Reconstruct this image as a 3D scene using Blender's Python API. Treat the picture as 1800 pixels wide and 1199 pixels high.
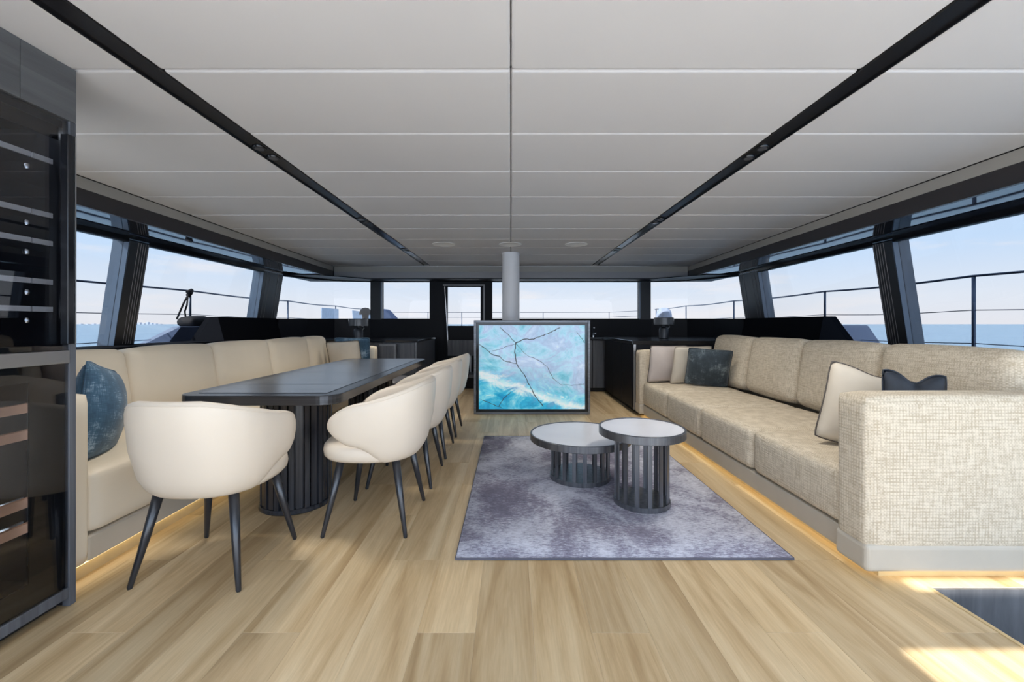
import bpy, bmesh, math, random
from mathutils import Vector, Matrix, Euler, noise as mnoise
random.seed(7)
sc = bpy.context.scene
for o in list(bpy.data.objects): bpy.data.objects.remove(o, do_unlink=True)
C = sc.collection
PI = math.pi
R = math.radians

# ------------------------------------------------------------------ camera
EYE = 1.15
cd = bpy.data.cameras.new('camera'); cam = bpy.data.objects.new('camera', cd); C.objects.link(cam)
cd.sensor_fit = 'HORIZONTAL'; cd.sensor_width = 36.0; cd.lens = 750 / 1800 * 36.0
cd.shift_x = (900 - 898) / 1800.0; cd.shift_y = -(599.5 - 570) / 1800.0
cd.clip_start = 0.05; cd.clip_end = 60000
cam.location = (0, 0, EYE); cam.rotation_euler = (R(90), 0, 0)
sc.camera = cam

# ------------------------------------------------------------------ world, sun, exposure
SKY = 3.0
SPOT = 26.0  # power of the added fill lights below the track heads
w = bpy.data.worlds.new('sky'); sc.world = w; w.use_nodes = True
nt = w.node_tree; nt.nodes.clear()
def N(nt, t, **kw):
    n = nt.nodes.new(t)
    for k, v in kw.items():
        if k.startswith('i_'): n.inputs[k[2:].replace('_', ' ')].default_value = v
        else: setattr(n, k, v)
    return n
L = nt.links.new
tc = N(nt, 'ShaderNodeTexCoord'); sp = N(nt, 'ShaderNodeSeparateXYZ'); L(tc.outputs['Generated'], sp.inputs[0])
cr = N(nt, 'ShaderNodeValToRGB'); L(sp.outputs['Z'], cr.inputs[0])
e = cr.color_ramp.elements
e[0].position = 0.0; e[0].color = (.80, .80, .84, 1)
e[1].position = 1.0; e[1].color = (.36, .52, .80, 1)
for p, c in ((.05, (.76, .81, .89, 1)), (.14, (.57, .73, .94, 1)), (.35, (.53, .67, .88, 1))):
    x = e.new(p); x.color = c
mp = N(nt, 'ShaderNodeMapping'); mp.inputs['Scale'].default_value = (2.2, 2.2, 13.0); L(tc.outputs['Generated'], mp.inputs[0])
nz = N(nt, 'ShaderNodeTexNoise'); nz.inputs['Scale'].default_value = 1.6; nz.inputs['Detail'].default_value = 7; nz.inputs['Roughness'].default_value = .62
L(mp.outputs[0], nz.inputs['Vector'])
cl = N(nt, 'ShaderNodeValToRGB'); L(nz.outputs['Fac'], cl.inputs[0])
cl.color_ramp.elements[0].position = .53; cl.color_ramp.elements[0].color = (0, 0, 0, 1)
cl.color_ramp.elements[1].position = .72; cl.color_ramp.elements[1].color = (.75, .75, .75, 1)
mx = N(nt, 'ShaderNodeMixRGB'); L(cl.outputs[0], mx.inputs[0]); L(cr.outputs[0], mx.inputs[1]); mx.inputs[2].default_value = (.92, .87, .86, 1)
bg = N(nt, 'ShaderNodeBackground'); L(mx.outputs[0], bg.inputs[0]); bg.inputs[1].default_value = SKY
wo = N(nt, 'ShaderNodeOutputWorld'); L(bg.outputs[0], wo.inputs[0])

SUN_DIR = Vector((.8 * math.cos(R(38)), .6 * math.cos(R(38)), -math.sin(R(38))))
sd = bpy.data.lights.new('sun', 'SUN'); sd.energy = 12.5; sd.angle = R(.6); sd.color = (1, .95, .88)
so = bpy.data.objects.new('sun', sd); C.objects.link(so); so.rotation_euler = SUN_DIR.to_track_quat('-Z', 'Y').to_euler(); so.location = (-20, -15, 20)
LED_STRENGTH = 3.2
sc.view_settings.view_transform = 'Standard'; sc.view_settings.look = 'None'
sc.view_settings.exposure = 0.35; sc.view_settings.gamma = 1.0; sc.view_settings.use_curve_mapping = False

# ------------------------------------------------------------------ materials
M = {}
def newmat(name):
    m = bpy.data.materials.new(name); m.use_nodes = True; M[name] = m
    t = m.node_tree; b = t.nodes['Principled BSDF']
    return m, t, b
def setb(b, col=None, rough=.5, metal=0, **kw):
    if col is not None: b.inputs['Base Color'].default_value = (*col, 1)
    b.inputs['Roughness'].default_value = rough; b.inputs['Metallic'].default_value = metal
    for k, v in kw.items(): b.inputs[k.replace('_', ' ')].default_value = v
def bump(t, b, h, strength=.3, dist=.002):
    n = N(t, 'ShaderNodeBump'); n.inputs['Strength'].default_value = strength; n.inputs['Distance'].default_value = dist
    t.links.new(h, n.inputs['Height']); t.links.new(n.outputs[0], b.inputs['Normal'])
def coords(t, scale=(1, 1, 1), kind='Object', rnd=0.0):
    if kind == 'World':
        g = N(t, 'ShaderNodeNewGeometry'); src = g.outputs['Position']
    else:
        g = N(t, 'ShaderNodeTexCoord'); src = g.outputs[kind]
    if rnd:
        oi = N(t, 'ShaderNodeObjectInfo'); ml = N(t, 'ShaderNodeMath', operation='MULTIPLY'); ml.inputs[1].default_value = rnd
        t.links.new(oi.outputs['Random'], ml.inputs[0])
        ad = N(t, 'ShaderNodeVectorMath', operation='ADD'); t.links.new(src, ad.inputs[0]); t.links.new(ml.outputs[0], ad.inputs[1]); src = ad.outputs[0]
    m = N(t, 'ShaderNodeMapping'); m.inputs['Scale'].default_value = scale; t.links.new(src, m.inputs[0])
    return m.outputs[0]
def noise(t, vec, scale=5, detail=4, rough=.5, dist=0):
    n = N(t, 'ShaderNodeTexNoise'); n.inputs['Scale'].default_value = scale; n.inputs['Detail'].default_value = detail
    n.inputs['Roughness'].default_value = rough; n.inputs['Distortion'].default_value = dist
    t.links.new(vec, n.inputs['Vector']); return n
def ramp(t, fac, stops):
    r = N(t, 'ShaderNodeValToRGB'); el = r.color_ramp.elements
    el[0].position = stops[0][0]; el[0].color = (*stops[0][1], 1); el[1].position = stops[-1][0]; el[1].color = (*stops[-1][1], 1)
    for p, c in stops[1:-1]:
        x = el.new(p); x.color = (*c, 1)
    t.links.new(fac, r.inputs[0]); return r.outputs[0]
def mixc(t, f, a, b, mode='MIX'):
    n = N(t, 'ShaderNodeMixRGB', blend_type=mode)
    for s, i in ((f, 0), (a, 1), (b, 2)):
        if isinstance(s, (int, float)): n.inputs[i].default_value = s
        elif isinstance(s, tuple): n.inputs[i].default_value = (*s, 1)
        else: t.links.new(s, n.inputs[i])
    return n.outputs[0]
def math2(t, op, a, b=None):
    n = N(t, 'ShaderNodeMath', operation=op)
    for s, i in ((a, 0), (b, 1)):
        if s is None: continue
        if isinstance(s, (int, float)): n.inputs[i].default_value = s
        else: t.links.new(s, n.inputs[i])
    return n.outputs[0]

def simple(name, col, rough=.5, metal=0, vary=.0, vs=8, bmp=0, bs=60, **kw):
    m, t, b = newmat(name); setb(b, col, rough, metal, **kw)
    if vary:
        n = noise(t, coords(t), vs, 4)
        a = tuple(c * (1 - vary) for c in col); d = tuple(min(1, c * (1 + vary)) for c in col)
        t.links.new(ramp(t, n.outputs['Fac'], ((.3, a), (.7, d))), b.inputs['Base Color'])
    if bmp:
        n2 = noise(t, coords(t), bs, 3); bump(t, b, n2.outputs['Fac'], bmp, .002)
    return m

# oak floor planks
m, t, b = newmat('oak'); setb(b, rough=.42)
v = coords(t, (1, 1, 1), 'World', 13.7)
def scaled(t, v, s):
    m_ = N(t, 'ShaderNodeMapping'); m_.inputs['Scale'].default_value = s; t.links.new(v, m_.inputs[0]); return m_.outputs[0]
g1 = noise(t, scaled(t, v, (7, .55, 7)), 1.0, 5, .55, 1.6)
g2 = noise(t, scaled(t, v, (120, 6, 120)), 1.0, 3, .6, .6)
base = ramp(t, g1.outputs['Fac'], ((.30, (.43, .29, .145)), (.44, (.56, .405, .225)), (.56, (.64, .485, .29)), (.74, (.71, .565, .36))))
fine = ramp(t, g2.outputs['Fac'], ((.3, (.90, .89, .87)), (.65, (1.03, 1.03, 1.03))))
c = mixc(t, 1.0, base, fine, 'MULTIPLY')
oi = N(t, 'ShaderNodeObjectInfo')
tint = ramp(t, oi.outputs['Random'], ((0, (.82, .81, .79)), (.5, (.98, .98, .97)), (1, (1.13, 1.13, 1.12))))
t.links.new(mixc(t, 1.0, c, tint, 'MULTIPLY'), b.inputs['Base Color'])
bump(t, b, g2.outputs['Fac'], .25, .0008)
simple('subfloor', (.85, .74, .56), .6)
simple('oak_plinth', (.62, .46, .24), .45, vary=.1)

# leather and fabrics
simple('leather_sofa', (.79, .695, .55), .48, vary=.03, vs=3, bmp=.10, bs=180, Specular_IOR_Level=.35)
simple('leather_chair', (.745, .65, .535), .42, vary=.02, vs=4, bmp=.08, bs=200, Specular_IOR_Level=.4)
simple('leather_band', (.53, .475, .39), .5, vary=.03, bmp=.06, bs=160)
simple('leather_grey', (.13, .13, .14), .45, vary=.1, bmp=.08, bs=120)
def weave(name, a, bcol, scale=130):
    m, t, b = newmat(name); setb(b, rough=.9, Specular_IOR_Level=.15)
    v = coords(t)
    n0 = noise(t, scaled(t, v, (1, 1, 1)), 28, 3, .6)
    n1 = noise(t, scaled(t, v, (1, 1, .12)), scale, 2, .5)
    n2 = noise(t, scaled(t, v, (.12, .12, 1)), scale, 2, .5)
    wv = math2(t, 'MULTIPLY', math2(t, 'ADD', n1.outputs['Fac'], n2.outputs['Fac']), .5)
    wb = noise(t, v, 40, 2, .5)
    sc3 = N(t, 'ShaderNodeVectorMath', operation='MULTIPLY_ADD'); t.links.new(wb.outputs['Color'], sc3.inputs[0]); sc3.inputs[1].default_value = (.006, .006, .006); t.links.new(v, sc3.inputs[2])
    sp3 = N(t, 'ShaderNodeSeparateXYZ'); t.links.new(sc3.outputs[0], sp3.inputs[0])
    sn = [math2(t, 'SINE', math2(t, 'MULTIPLY', sp3.outputs[q], 430.0)) for q in 'XYZ']
    gy = math2(t, 'ADD', math2(t, 'MULTIPLY', sn[0], sn[1]), math2(t, 'ADD', math2(t, 'MULTIPLY', sn[1], sn[2]), math2(t, 'MULTIPLY', sn[2], sn[0])))
    wv = math2(t, 'ADD', math2(t, 'MULTIPLY', wv, .80), math2(t, 'ADD', math2(t, 'MULTIPLY', n0.outputs['Fac'], .20), math2(t, 'MULTIPLY', gy, .055)))
    t.links.new(ramp(t, wv, ((.38, a), (.60, bcol))), b.inputs['Base Color'])
    bump(t, b, wv, .7, .006)
weave('fabric_sofa', (.50, .42, .31), (.72, .635, .505))
def distressed(name, a, bcol, c_, sc_=9):
    m, t, b = newmat(name); setb(b, rough=.7, Sheen_Weight=.2)
    v = coords(t)
    n0 = noise(t, v, sc_, 5, .6); n1 = noise(t, scaled(t, v, (1, 1, 12)), 24, 3, .6); n2 = noise(t, scaled(t, v, (12, 1, 1)), 24, 3, .6)
    wv = math2(t, 'MULTIPLY', math2(t, 'ADD', n1.outputs['Fac'], n2.outputs['Fac']), n0.outputs['Fac'])
    t.links.new(ramp(t, wv, ((.34, a), (.56, bcol), (.72, c_))), b.inputs['Base Color'])
    bump(t, b, n1.outputs['Fac'], .2, .002)
distressed('pillow_blue', (.022, .070, .125), (.045, .12, .20), (.34, .46, .58))
distressed('pillow_teal', (.018, .03, .042), (.035, .055, .07), (.22, .27, .30))
simple('pillow_dark', (.018, .024, .035), .5, vary=.4, vs=12)
simple('pillow_beige', (.60, .535, .44), .75, vary=.04, bmp=.15, bs=150)
simple('pillow_mauve', (.56, .49, .45), .75, vary=.04, bmp=.15, bs=150)
simple('piping_dark', (.09, .075, .065), .7)
simple('piping_tan', (.40, .34, .27), .7)

# rug
m, t, b = newmat('rug'); setb(b, rough=.95, Specular_IOR_Level=.1)
v = coords(t, (1, 1, 1), 'World')
n0 = noise(t, v, 2.0, 6, .62, .6); n1 = noise(t, scaled(t, v, (6, 30, 1)), 5, 4, .7)
n2 = noise(t, scaled(t, v, (1, 1.6, 1)), 38, 5, .8)
f = math2(t, 'ADD', math2(t, 'MULTIPLY', n0.outputs['Fac'], .48), math2(t, 'ADD', math2(t, 'MULTIPLY', n1.outputs['Fac'], .30), math2(t, 'MULTIPLY', n2.outputs['Fac'], .26)))
t.links.new(ramp(t, f, ((.43, (.165, .155, .205)), (.495, (.25, .24, .305)), (.535, (.43, .435, .51)), (.61, (.61, .62, .69)))), b.inputs['Base Color'])
bump(t, b, n1.outputs['Fac'], .4, .004)
simple('rug_edge', (.10, .10, .13), .9)

# hard surfaces
simple('ceiling_leather', (.60, .60, .62), .6, vary=.012, vs=2)
simple('ceiling_back', (.05, .05, .055), .8)
simple('black_gloss', (.008, .009, .012), .12)
simple('black_track', (.008, .008, .010), .25)
simple('valance_beige', (.36, .34, .31), .4)
simple('fascia_dark', (.028, .025, .028), .35)
simple('fascia_grey', (.30, .295, .31), .3)
simple('wall_black', (.008, .009, .013), .5, Specular_IOR_Level=.2)
simple('wall_matte', (.007, .008, .011), .9, Specular_IOR_Level=.04)
m, t, b = newmat('soffit_gloss'); setb(b, (.006, .010, .02), .03, IOR=2.2)
simple('pillar_satin', (.045, .085, .15), .32, IOR=1.9)
simple('pillar_dark', (.010, .011, .014), .4)
simple('stitch', (.22, .21, .22), .5)
simple('chrome', (.75, .76, .78), .14, 1)
simple('steel', (.48, .49, .51), .3, 1)
simple('leg_black', (.012, .016, .024), .28, 0, IOR=1.7)
simple('column_paint', (.84, .84, .87), .38)
simple('disc_white', (.85, .86, .86), .5)
simple('lamp_dark', (.03, .034, .042), .35, .3)
simple('lamp_glass', (.035, .04, .05), .2)
simple('rubber', (.01, .01, .01), .6)
def darkwood(name, a, bcol, rough=.33, metal=0., axis=(28, 28, 1.2), **kw):
    m, t, b = newmat(name); setb(b, rough=rough, metal=metal, **kw)
    v = coords(t, axis, 'Object', 5.0)
    n0 = noise(t, v, 1.0, 5, .62, .5)
    t.links.new(ramp(t, n0.outputs['Fac'], ((.30, a), (.70, bcol))), b.inputs['Base Color'])
    bump(t, b, n0.outputs['Fac'], .12, .001)
darkwood('dark_oak', (.010, .011, .015), (.040, .044, .055), .27)
darkwood('dark_oak_top', (.055, .062, .075), (.125, .14, .165), .24, axis=(2, 20, 20), IOR=1.8)
darkwood('table_rim', (.035, .038, .046), (.085, .09, .10), .27, .5, (1.5, 1.5, 60))
darkwood('brushed_rim', (.12, .125, .14), (.22, .23, .25), .34, .7, (1.5, 1.5, 60))
darkwood('cabinet_grey', (.055, .06, .072), (.12, .13, .15), .4)
darkwood('stair_grey', (.09, .09, .095), (.17, .17, .175), .45, axis=(18, 1, 2))
darkwood('grey_panel', (.07, .072, .078), (.13, .135, .14), .42, axis=(6, 1, 18))
darkwood('table_metal', (.10, .105, .12), (.20, .21, .23), .34, .75, (40, 40, 1.5))
simple('stone_top', (.88, .88, .92), .22, vary=.04, vs=3)
simple('shelf_trim', (.70, .70, .72), .4)
simple('shelf_wood', (.55, .29, .17), .5, vary=.12, vs=20)
simple('fridge_inside', (.016, .018, .024), .35)
simple('deck_white', (.62, .61, .58), .6)
simple('deck_teak', (.46, .36, .25), .6, vary=.1)
simple('hull_blue', (.11, .15, .25), .35)
simple('hull_light', (.20, .26, .38), .35)
simple('locker_dark', (.012, .014, .022), .45)
simple('cover_black', (.010, .010, .012), .8)
simple('cover_blue', (.07, .11, .22), .8)
simple('cover_pale', (.42, .50, .66), .7, vary=.2, vs=10)
simple('banner', (.40, .52, .68), .7, vary=.15, vs=14)
simple('wire', (.10, .13, .19), .35, .5)
simple('haze_city', (.58, .64, .74), .9)  # distance haze is put into this pale colour

def glass(name, tint, ior=1.5, refl=1.0):
    m = bpy.data.materials.new(name); m.use_nodes = True; M[name] = m; t = m.node_tree; t.nodes.clear()
    tr = N(t, 'ShaderNodeBsdfTransparent'); tr.inputs[0].default_value = (*tint, 1)
    gl = N(t, 'ShaderNodeBsdfGlossy'); gl.inputs['Roughness'].default_value = .005; gl.inputs[0].default_value = (refl, refl, refl, 1)
    lw = N(t, 'ShaderNodeLayerWeight'); lw.inputs['Blend'].default_value = .5
    f0 = ((ior - 1) / (ior + 1)) ** 2
    fr = N(t, 'ShaderNodeMath', operation='MULTIPLY_ADD'); fr.inputs[1].default_value = 1 - f0; fr.inputs[2].default_value = f0
    pw = N(t, 'ShaderNodeMath', operation='POWER'); pw.inputs[1].default_value = 5; t.links.new(lw.outputs['Facing'], pw.inputs[0]); t.links.new(pw.outputs[0], fr.inputs[0])
    mx = N(t, 'ShaderNodeMixShader'); o = N(t, 'ShaderNodeOutputMaterial')
    t.links.new(fr.outputs[0], mx.inputs[0]); t.links.new(tr.outputs[0], mx.inputs[1]); t.links.new(gl.outputs[0], mx.inputs[2]); t.links.new(mx.outputs[0], o.inputs[0])
glass('glass_tint', (.515, .52, .525), 1.3)
glass('glass_clear', (.93, .94, .95), 1.3)
glass('glass_fridge', (.74, .75, .77), 1.55)
glass('glass_shelf', (.86, .88, .90), 1.4)

def emit(name, col, s):
    m = bpy.data.materials.new(name); m.use_nodes = True; M[name] = m; t = m.node_tree; t.nodes.clear()
    e_ = N(t, 'ShaderNodeEmission'); e_.inputs[0].default_value = (*col, 1); e_.inputs[1].default_value = s
    o = N(t, 'ShaderNodeOutputMaterial'); t.links.new(e_.outputs[0], o.inputs[0])
emit('led_cool', (.85, .92, 1), 14.0)
emit('led_warm', (1, .80, .42), LED_STRENGTH)
simple('lamp_lens', (.10, .10, .11), .1)

# backlit onyx panel: turquoise, white and lavender stone
m, t, b = newmat('onyx'); setb(b, rough=.12)
v = coords(t)
n0 = noise(t, scaled(t, v, (1, 1, 1.3)), 2.3, 7, .6, 1.1)
n1 = noise(t, scaled(t, v, (1.1, 1, 1.8)), 2.9, 8, .66, .7)
n2 = noise(t, v, 9, 6, .7, .5)
sx = N(t, 'ShaderNodeSeparateXYZ'); t.links.new(v, sx.inputs[0])
a = ramp(t, n0.outputs['Fac'], ((.32, (.08, .40, .52)), (.43, (.24, .56, .68)), (.51, (.42, .63, .77)), (.58, (.38, .50, .68)), (.70, (.60, .70, .84))))
tur = ramp(t, n1.outputs['Fac'], ((.36, (.01, .26, .52)), (.48, (.04, .46, .68)), (.57, (.20, .66, .80)), (.66, (.78, .90, .88))))
low = math2(t, 'MULTIPLY', math2(t, 'SUBTRACT', math2(t, 'ADD', .62, math2(t, 'MULTIPLY', sx.outputs['X'], -.32)), sx.outputs['Z']), 3.0)
low = math2(t, 'ADD', low, math2(t, 'MULTIPLY', math2(t, 'SUBTRACT', n1.outputs['Fac'], .5), 2.4))
cl_ = N(t, 'ShaderNodeClamp'); t.links.new(low, cl_.inputs[0])
c = mixc(t, cl_.outputs[0], a, tur)
bl = math2(t, 'SUBTRACT', sx.outputs['Z'], math2(t, 'ADD', .370, math2(t, 'MULTIPLY', sx.outputs['X'], -.33)))
bl = math2(t, 'ABSOLUTE', math2(t, 'ADD', bl, math2(t, 'MULTIPLY', math2(t, 'SUBTRACT', n1.outputs['Fac'], .5), .5)))
bc = N(t, 'ShaderNodeClamp'); t.links.new(math2(t, 'SUBTRACT', 1.0, math2(t, 'MULTIPLY', bl, 12.0)), bc.inputs[0])
c = mixc(t, math2(t, 'MULTIPLY', bc.outputs[0], .85), c, (.92, .95, .90))
c = mixc(t, .35, c, ramp(t, n2.outputs['Fac'], ((.3, (.35, .45, .55)), (.7, (1.1, 1.1, 1.1)))), 'MULTIPLY')
t.links.new(c, b.inputs['Base Color']); t.links.new(c, b.inputs['Emission Color']); b.inputs['Emission Strength'].default_value = .42
simple('onyx_vein', (.05, .075, .11), .3)

# sea
m, t, b = newmat('sea'); setb(b, (.10, .22, .36), .35, Specular_IOR_Level=.35)
v = coords(t, (1, 1, 1), 'World')
n0 = noise(t, scaled(t, v, (.25, .9, 1)), .9, 5, .6); n1 = noise(t, v, .015, 3, .5)
t.links.new(mixc(t, n1.outputs['Fac'], (.19, .31, .42), (.27, .39, .48)), b.inputs['Base Color'])
bump(t, b, n0.outputs['Fac'], .5, .25)

# ------------------------------------------------------------------ mesh helpers
def link(o, parent=None):
    C.objects.link(o)
    if parent is not None:
        o.parent = parent
        o.matrix_parent_inverse = Matrix.Translation(-Vector(parent.location)) if not parent.get('_local') else Matrix()
    return o
def finish(o, smooth, bevel, seg, subsurf):
    if bevel:
        md = o.modifiers.new('bevel', 'BEVEL'); md.width = bevel; md.segments = seg; md.limit_method = 'ANGLE'; md.angle_limit = R(40)
    if subsurf:
        md = o.modifiers.new('sub', 'SUBSURF'); md.levels = subsurf; md.render_levels = subsurf
    if smooth:
        for p in o.data.polygons: p.use_smooth = True
def mesh(name, verts, faces, mat, parent=None, smooth=False, bevel=0, seg=2, subsurf=0):
    me = bpy.data.meshes.new(name); me.from_pydata([tuple(v) for v in verts], [], faces); me.update()
    bm = bmesh.new(); bm.from_mesh(me); bmesh.ops.recalc_face_normals(bm, faces=bm.faces); bm.to_mesh(me); bm.free()
    me.materials.append(M[mat]); o = bpy.data.objects.new(name, me); link(o, parent); finish(o, smooth, bevel, seg, subsurf); return o
BF = [(0, 1, 3, 2), (4, 6, 7, 5), (0, 4, 5, 1), (2, 3, 7, 6), (0, 2, 6, 4), (1, 5, 7, 3)]
def bxv(x0, x1, y0, y1, z0, z1): return [(x, y, z) for x in (x0, x1) for y in (y0, y1) for z in (z0, z1)]
def box(name, x0, x1, y0, y1, z0, z1, mat, parent=None, bevel=0, seg=2, smooth=False):
    return mesh(name, bxv(x0, x1, y0, y1, z0, z1), BF, mat, parent, smooth, bevel, seg)
def boxes(name, lst, mat, parent=None, bevel=0):
    V = []; F = []
    for bb in lst:
        n = len(V); V += bxv(*bb); F += [tuple(i + n for i in f) for f in BF]
    return mesh(name, V, F, mat, parent, False, bevel)
def hexa(name, bottom4, top4, mat, parent=None, bevel=0):
    """eight-corner solid, bottom ring and top ring in the same winding"""
    return mesh(name, list(bottom4) + list(top4), [(3, 2, 1, 0), (4, 5, 6, 7), (0, 1, 5, 4), (1, 2, 6, 5), (2, 3, 7, 6), (3, 0, 4, 7)], mat, parent, False, bevel)
def lathe(name, prof, mat, parent=None, n=40, loc=(0, 0, 0), smooth=True, bevel=0):
    V = []; F = []; k = len(prof)
    for i in range(n):
        a = 2 * PI * i / n
        for r, z in prof: V.append((loc[0] + r * math.cos(a), loc[1] + r * math.sin(a), loc[2] + z))
    for i in range(n):
        j = (i + 1) % n
        for q in range(k - 1): F.append((i * k + q, j * k + q, j * k + q + 1, i * k + q + 1))
    F.append(tuple(i * k for i in range(n))); F.append(tuple(i * k + k - 1 for i in range(n)))
    o = mesh(name, V, F, mat, parent, False, bevel)
    if smooth:
        o.data.polygons.foreach_set('use_smooth', [True] * len(o.data.polygons))
        md = o.modifiers.new('es', 'EDGE_SPLIT'); md.split_angle = R(35)
    return o
def tube_vf(pts, rad, n=8, closed=False):
    V = []; F = []; P = [Vector(p) for p in pts]; k = len(P)
    for i, p in enumerate(P):
        if closed: d = P[(i + 1) % k] - P[i - 1]
        else: d = P[min(i + 1, k - 1)] - P[max(i - 1, 0)]
        d.normalize(); u = d.cross(Vector((0, 0, 1)))
        if u.length < .05: u = d.cross(Vector((1, 0, 0)))
        u.normalize(); v_ = d.cross(u); r = rad[i] if isinstance(rad, (list, tuple)) else rad
        for q in range(n):
            a = 2 * PI * q / n; V.append(p + u * r * math.cos(a) + v_ * r * math.sin(a))
    for i in range(k if closed else k - 1):
        j = (i + 1) % k
        for q in range(n): F.append((i * n + q, i * n + (q + 1) % n, j * n + (q + 1) % n, j * n + q))
    if not closed: F += [tuple(range(n)), tuple((k - 1) * n + q for q in range(n))]
    return V, F
def tube(name, pts, rad, mat, parent=None, n=8, closed=False):
    V, F = tube_vf(pts, rad, n, closed); return mesh(name, V, F, mat, parent, True)
def softbox(name, cx, cy, cz, sx, sy, sz, mat, parent=None, r=.05, crown=(0, 0, 0), n=9, wob=0, rot=None, seed=0):
    """rounded, slightly crowned upholstery block"""
    bm = bmesh.new(); bmesh.ops.create_cube(bm, size=2.0)
    bmesh.ops.subdivide_edges(bm, edges=bm.edges[:], cuts=n, use_grid_fill=True)
    h = (sx / 2, sy / 2, sz / 2); rr = min(r, *[q * .98 for q in h])
    for v in bm.verts:
        u = [max(-1, min(1, c)) for c in v.co]
        # pull samples toward the edges so the rounding is well resolved
        u = [math.copysign(abs(c) ** .62, c) for c in u]
        p = Vector([u[i] * h[i] for i in range(3)])
        inner = Vector([max(-(h[i] - rr), min(h[i] - rr, p[i])) for i in range(3)])
        d = p - inner
        if d.length > 1e-6: p = inner + d.normalized() * rr * min(1.0, max(abs(d.x), abs(d.y), abs(d.z)) / rr)
        for ax in range(3):
            if crown[ax]:
                o1, o2 = [q for q in range(3) if q != ax]
                p[ax] += crown[ax] * u[ax] * (1 - u[o1] ** 2) * (1 - u[o2] ** 2)
        if wob:
            nv = mnoise.noise_vector(Vector((p.x * 3 + seed, p.y * 3 + seed * 2, p.z * 3))); p += nv * wob
        v.co = p
    me = bpy.data.meshes.new(name)
    bmesh.ops.recalc_face_normals(bm, faces=bm.faces)
    bm.to_mesh(me); bm.free(); me.materials.append(M[mat])
    mt = Matrix.Translation((cx, cy, cz))
    if rot: mt = mt @ Euler(rot).to_matrix().to_4x4()
    me.transform(mt)
    o = bpy.data.objects.new(name, me); link(o, parent)
    for p in me.polygons: p.use_smooth = True
    return o
def tag(o, label=None, cat=None, group=None, kind=None):
    if label: o['label'] = label
    if cat: o['category'] = cat
    if group: o['group'] = group
    if kind: o['kind'] = kind
    return o
def thing(name, loc, label=None, cat=None, group=None, kind=None, local=False):
    o = bpy.data.objects.new(name, None); o.empty_display_size = .1; C.objects.link(o); o.location = loc
    if local: o['_local'] = 1
    return tag(o, label, cat, group, kind)
def copy_tree(o, parent=None):
    c = o.copy(); C.objects.link(c)
    if parent is not None: c.parent = parent
    for ch in list(o.children): copy_tree(ch, c)
    return c

# ------------------------------------------------------------------ floor
CEIL = 2.20
SWX0, SWX1, SWY0, SWY1 = 1.83, 2.9, .5, 1.866       # stairwell opening
floor = boxes('floor', [(-3.95, SWX0, -.2, 8.3, -.12, -.0012), (SWX0, 3.95, SWY1, 8.3, -.12, -.0012),
                        (SWX1, 3.95, -.2, SWY1, -.12, -.0012), (SWX0, SWX1, -.2, SWY0, -.12, -.0012)], 'subfloor')
tag(floor, 'pale oak plank floor of the saloon', kind='structure')
pm = None
PW = .217
def plank(x, w_, y0, y1):
    global pm
    if pm is None:
        o = box('plank', -.5, .5, -.5, .5, -.0012, 0, 'oak', None); pm = o.data; C.objects.unlink(o); bpy.data.objects.remove(o)
        bmx = bmesh.new(); bmx.from_mesh(pm)
        bmx.free()
    o = bpy.data.objects.new('plank', pm); link(o, floor)
    o.location = (x + w_ / 2, (y0 + y1) / 2, 0); o.scale = (w_ - .0007, y1 - y0 - .0025, 1)
for i in range(-15, 7):
    x0 = .952 + PW * i
    ph = {0: 1.59, 2: 2.08, 1: 2.57}[i % 3]
    ys = [ph + 1.47 * k for k in range(-2, 6)]
    ys = [-.15] + [q for q in ys if -.0 < q < 7.6] + [7.9]
    for a_, b_ in zip(ys, ys[1:]):
        w_ = PW
        if x0 >= SWX0 - .02:
            if b_ <= SWY1 + .02: continue
            a_ = max(a_, SWY1)
        elif x0 + PW > SWX0:
            if b_ <= SWY1: w_ = SWX0 - x0
            elif a_ < SWY1:
                plank(x0, SWX0 - x0, a_, SWY1); a_ = SWY1
        plank(x0, w_, a_, b_)
cockpit = tag(box('floor_cockpit', -4.4, 4.4, -7.0, -.2, -.12, -.006, 'deck_white'), 'cockpit deck aft of the saloon', kind='structure')

# stairwell
sw = thing('stairwell', ((SWX0 + SWX1) / 2, 1.2, -1.2), 'dark stairwell opening in the oak floor beside the cream fabric sofa', 'stairs')
box('stair_wall', SWX0 - .0, SWX1, SWY1 - .014, SWY1 - .001, -1.2, -.002, 'stair_grey', sw)
box('stair_wall', SWX0 + .001, SWX0 + .012, SWY0, SWY1 - .015, -1.2, -.012, 'wall_black', sw)
box('stair_wall', SWX1 + .001, SWX1 + .03, SWY0, SWY1, -1.2, -.125, 'wall_black', sw)
for k in range(5):
    box('stair_tread', SWX0 + .01, SWX1 - .01, SWY0 + .02 + .24 * k, SWY0 + .26 + .24 * k, -.24 - .2 * k, -.20 - .2 * k, 'wall_black', sw)
box('stair_floor', SWX0, SWX1, SWY0, SWY1, -1.22, -1.2, 'wall_black', sw)
box('opening_trim', SWX0 - .012, SWX0 + .004, SWY0, SWY1, -.011, .003, 'oak_plinth', sw)

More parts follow.
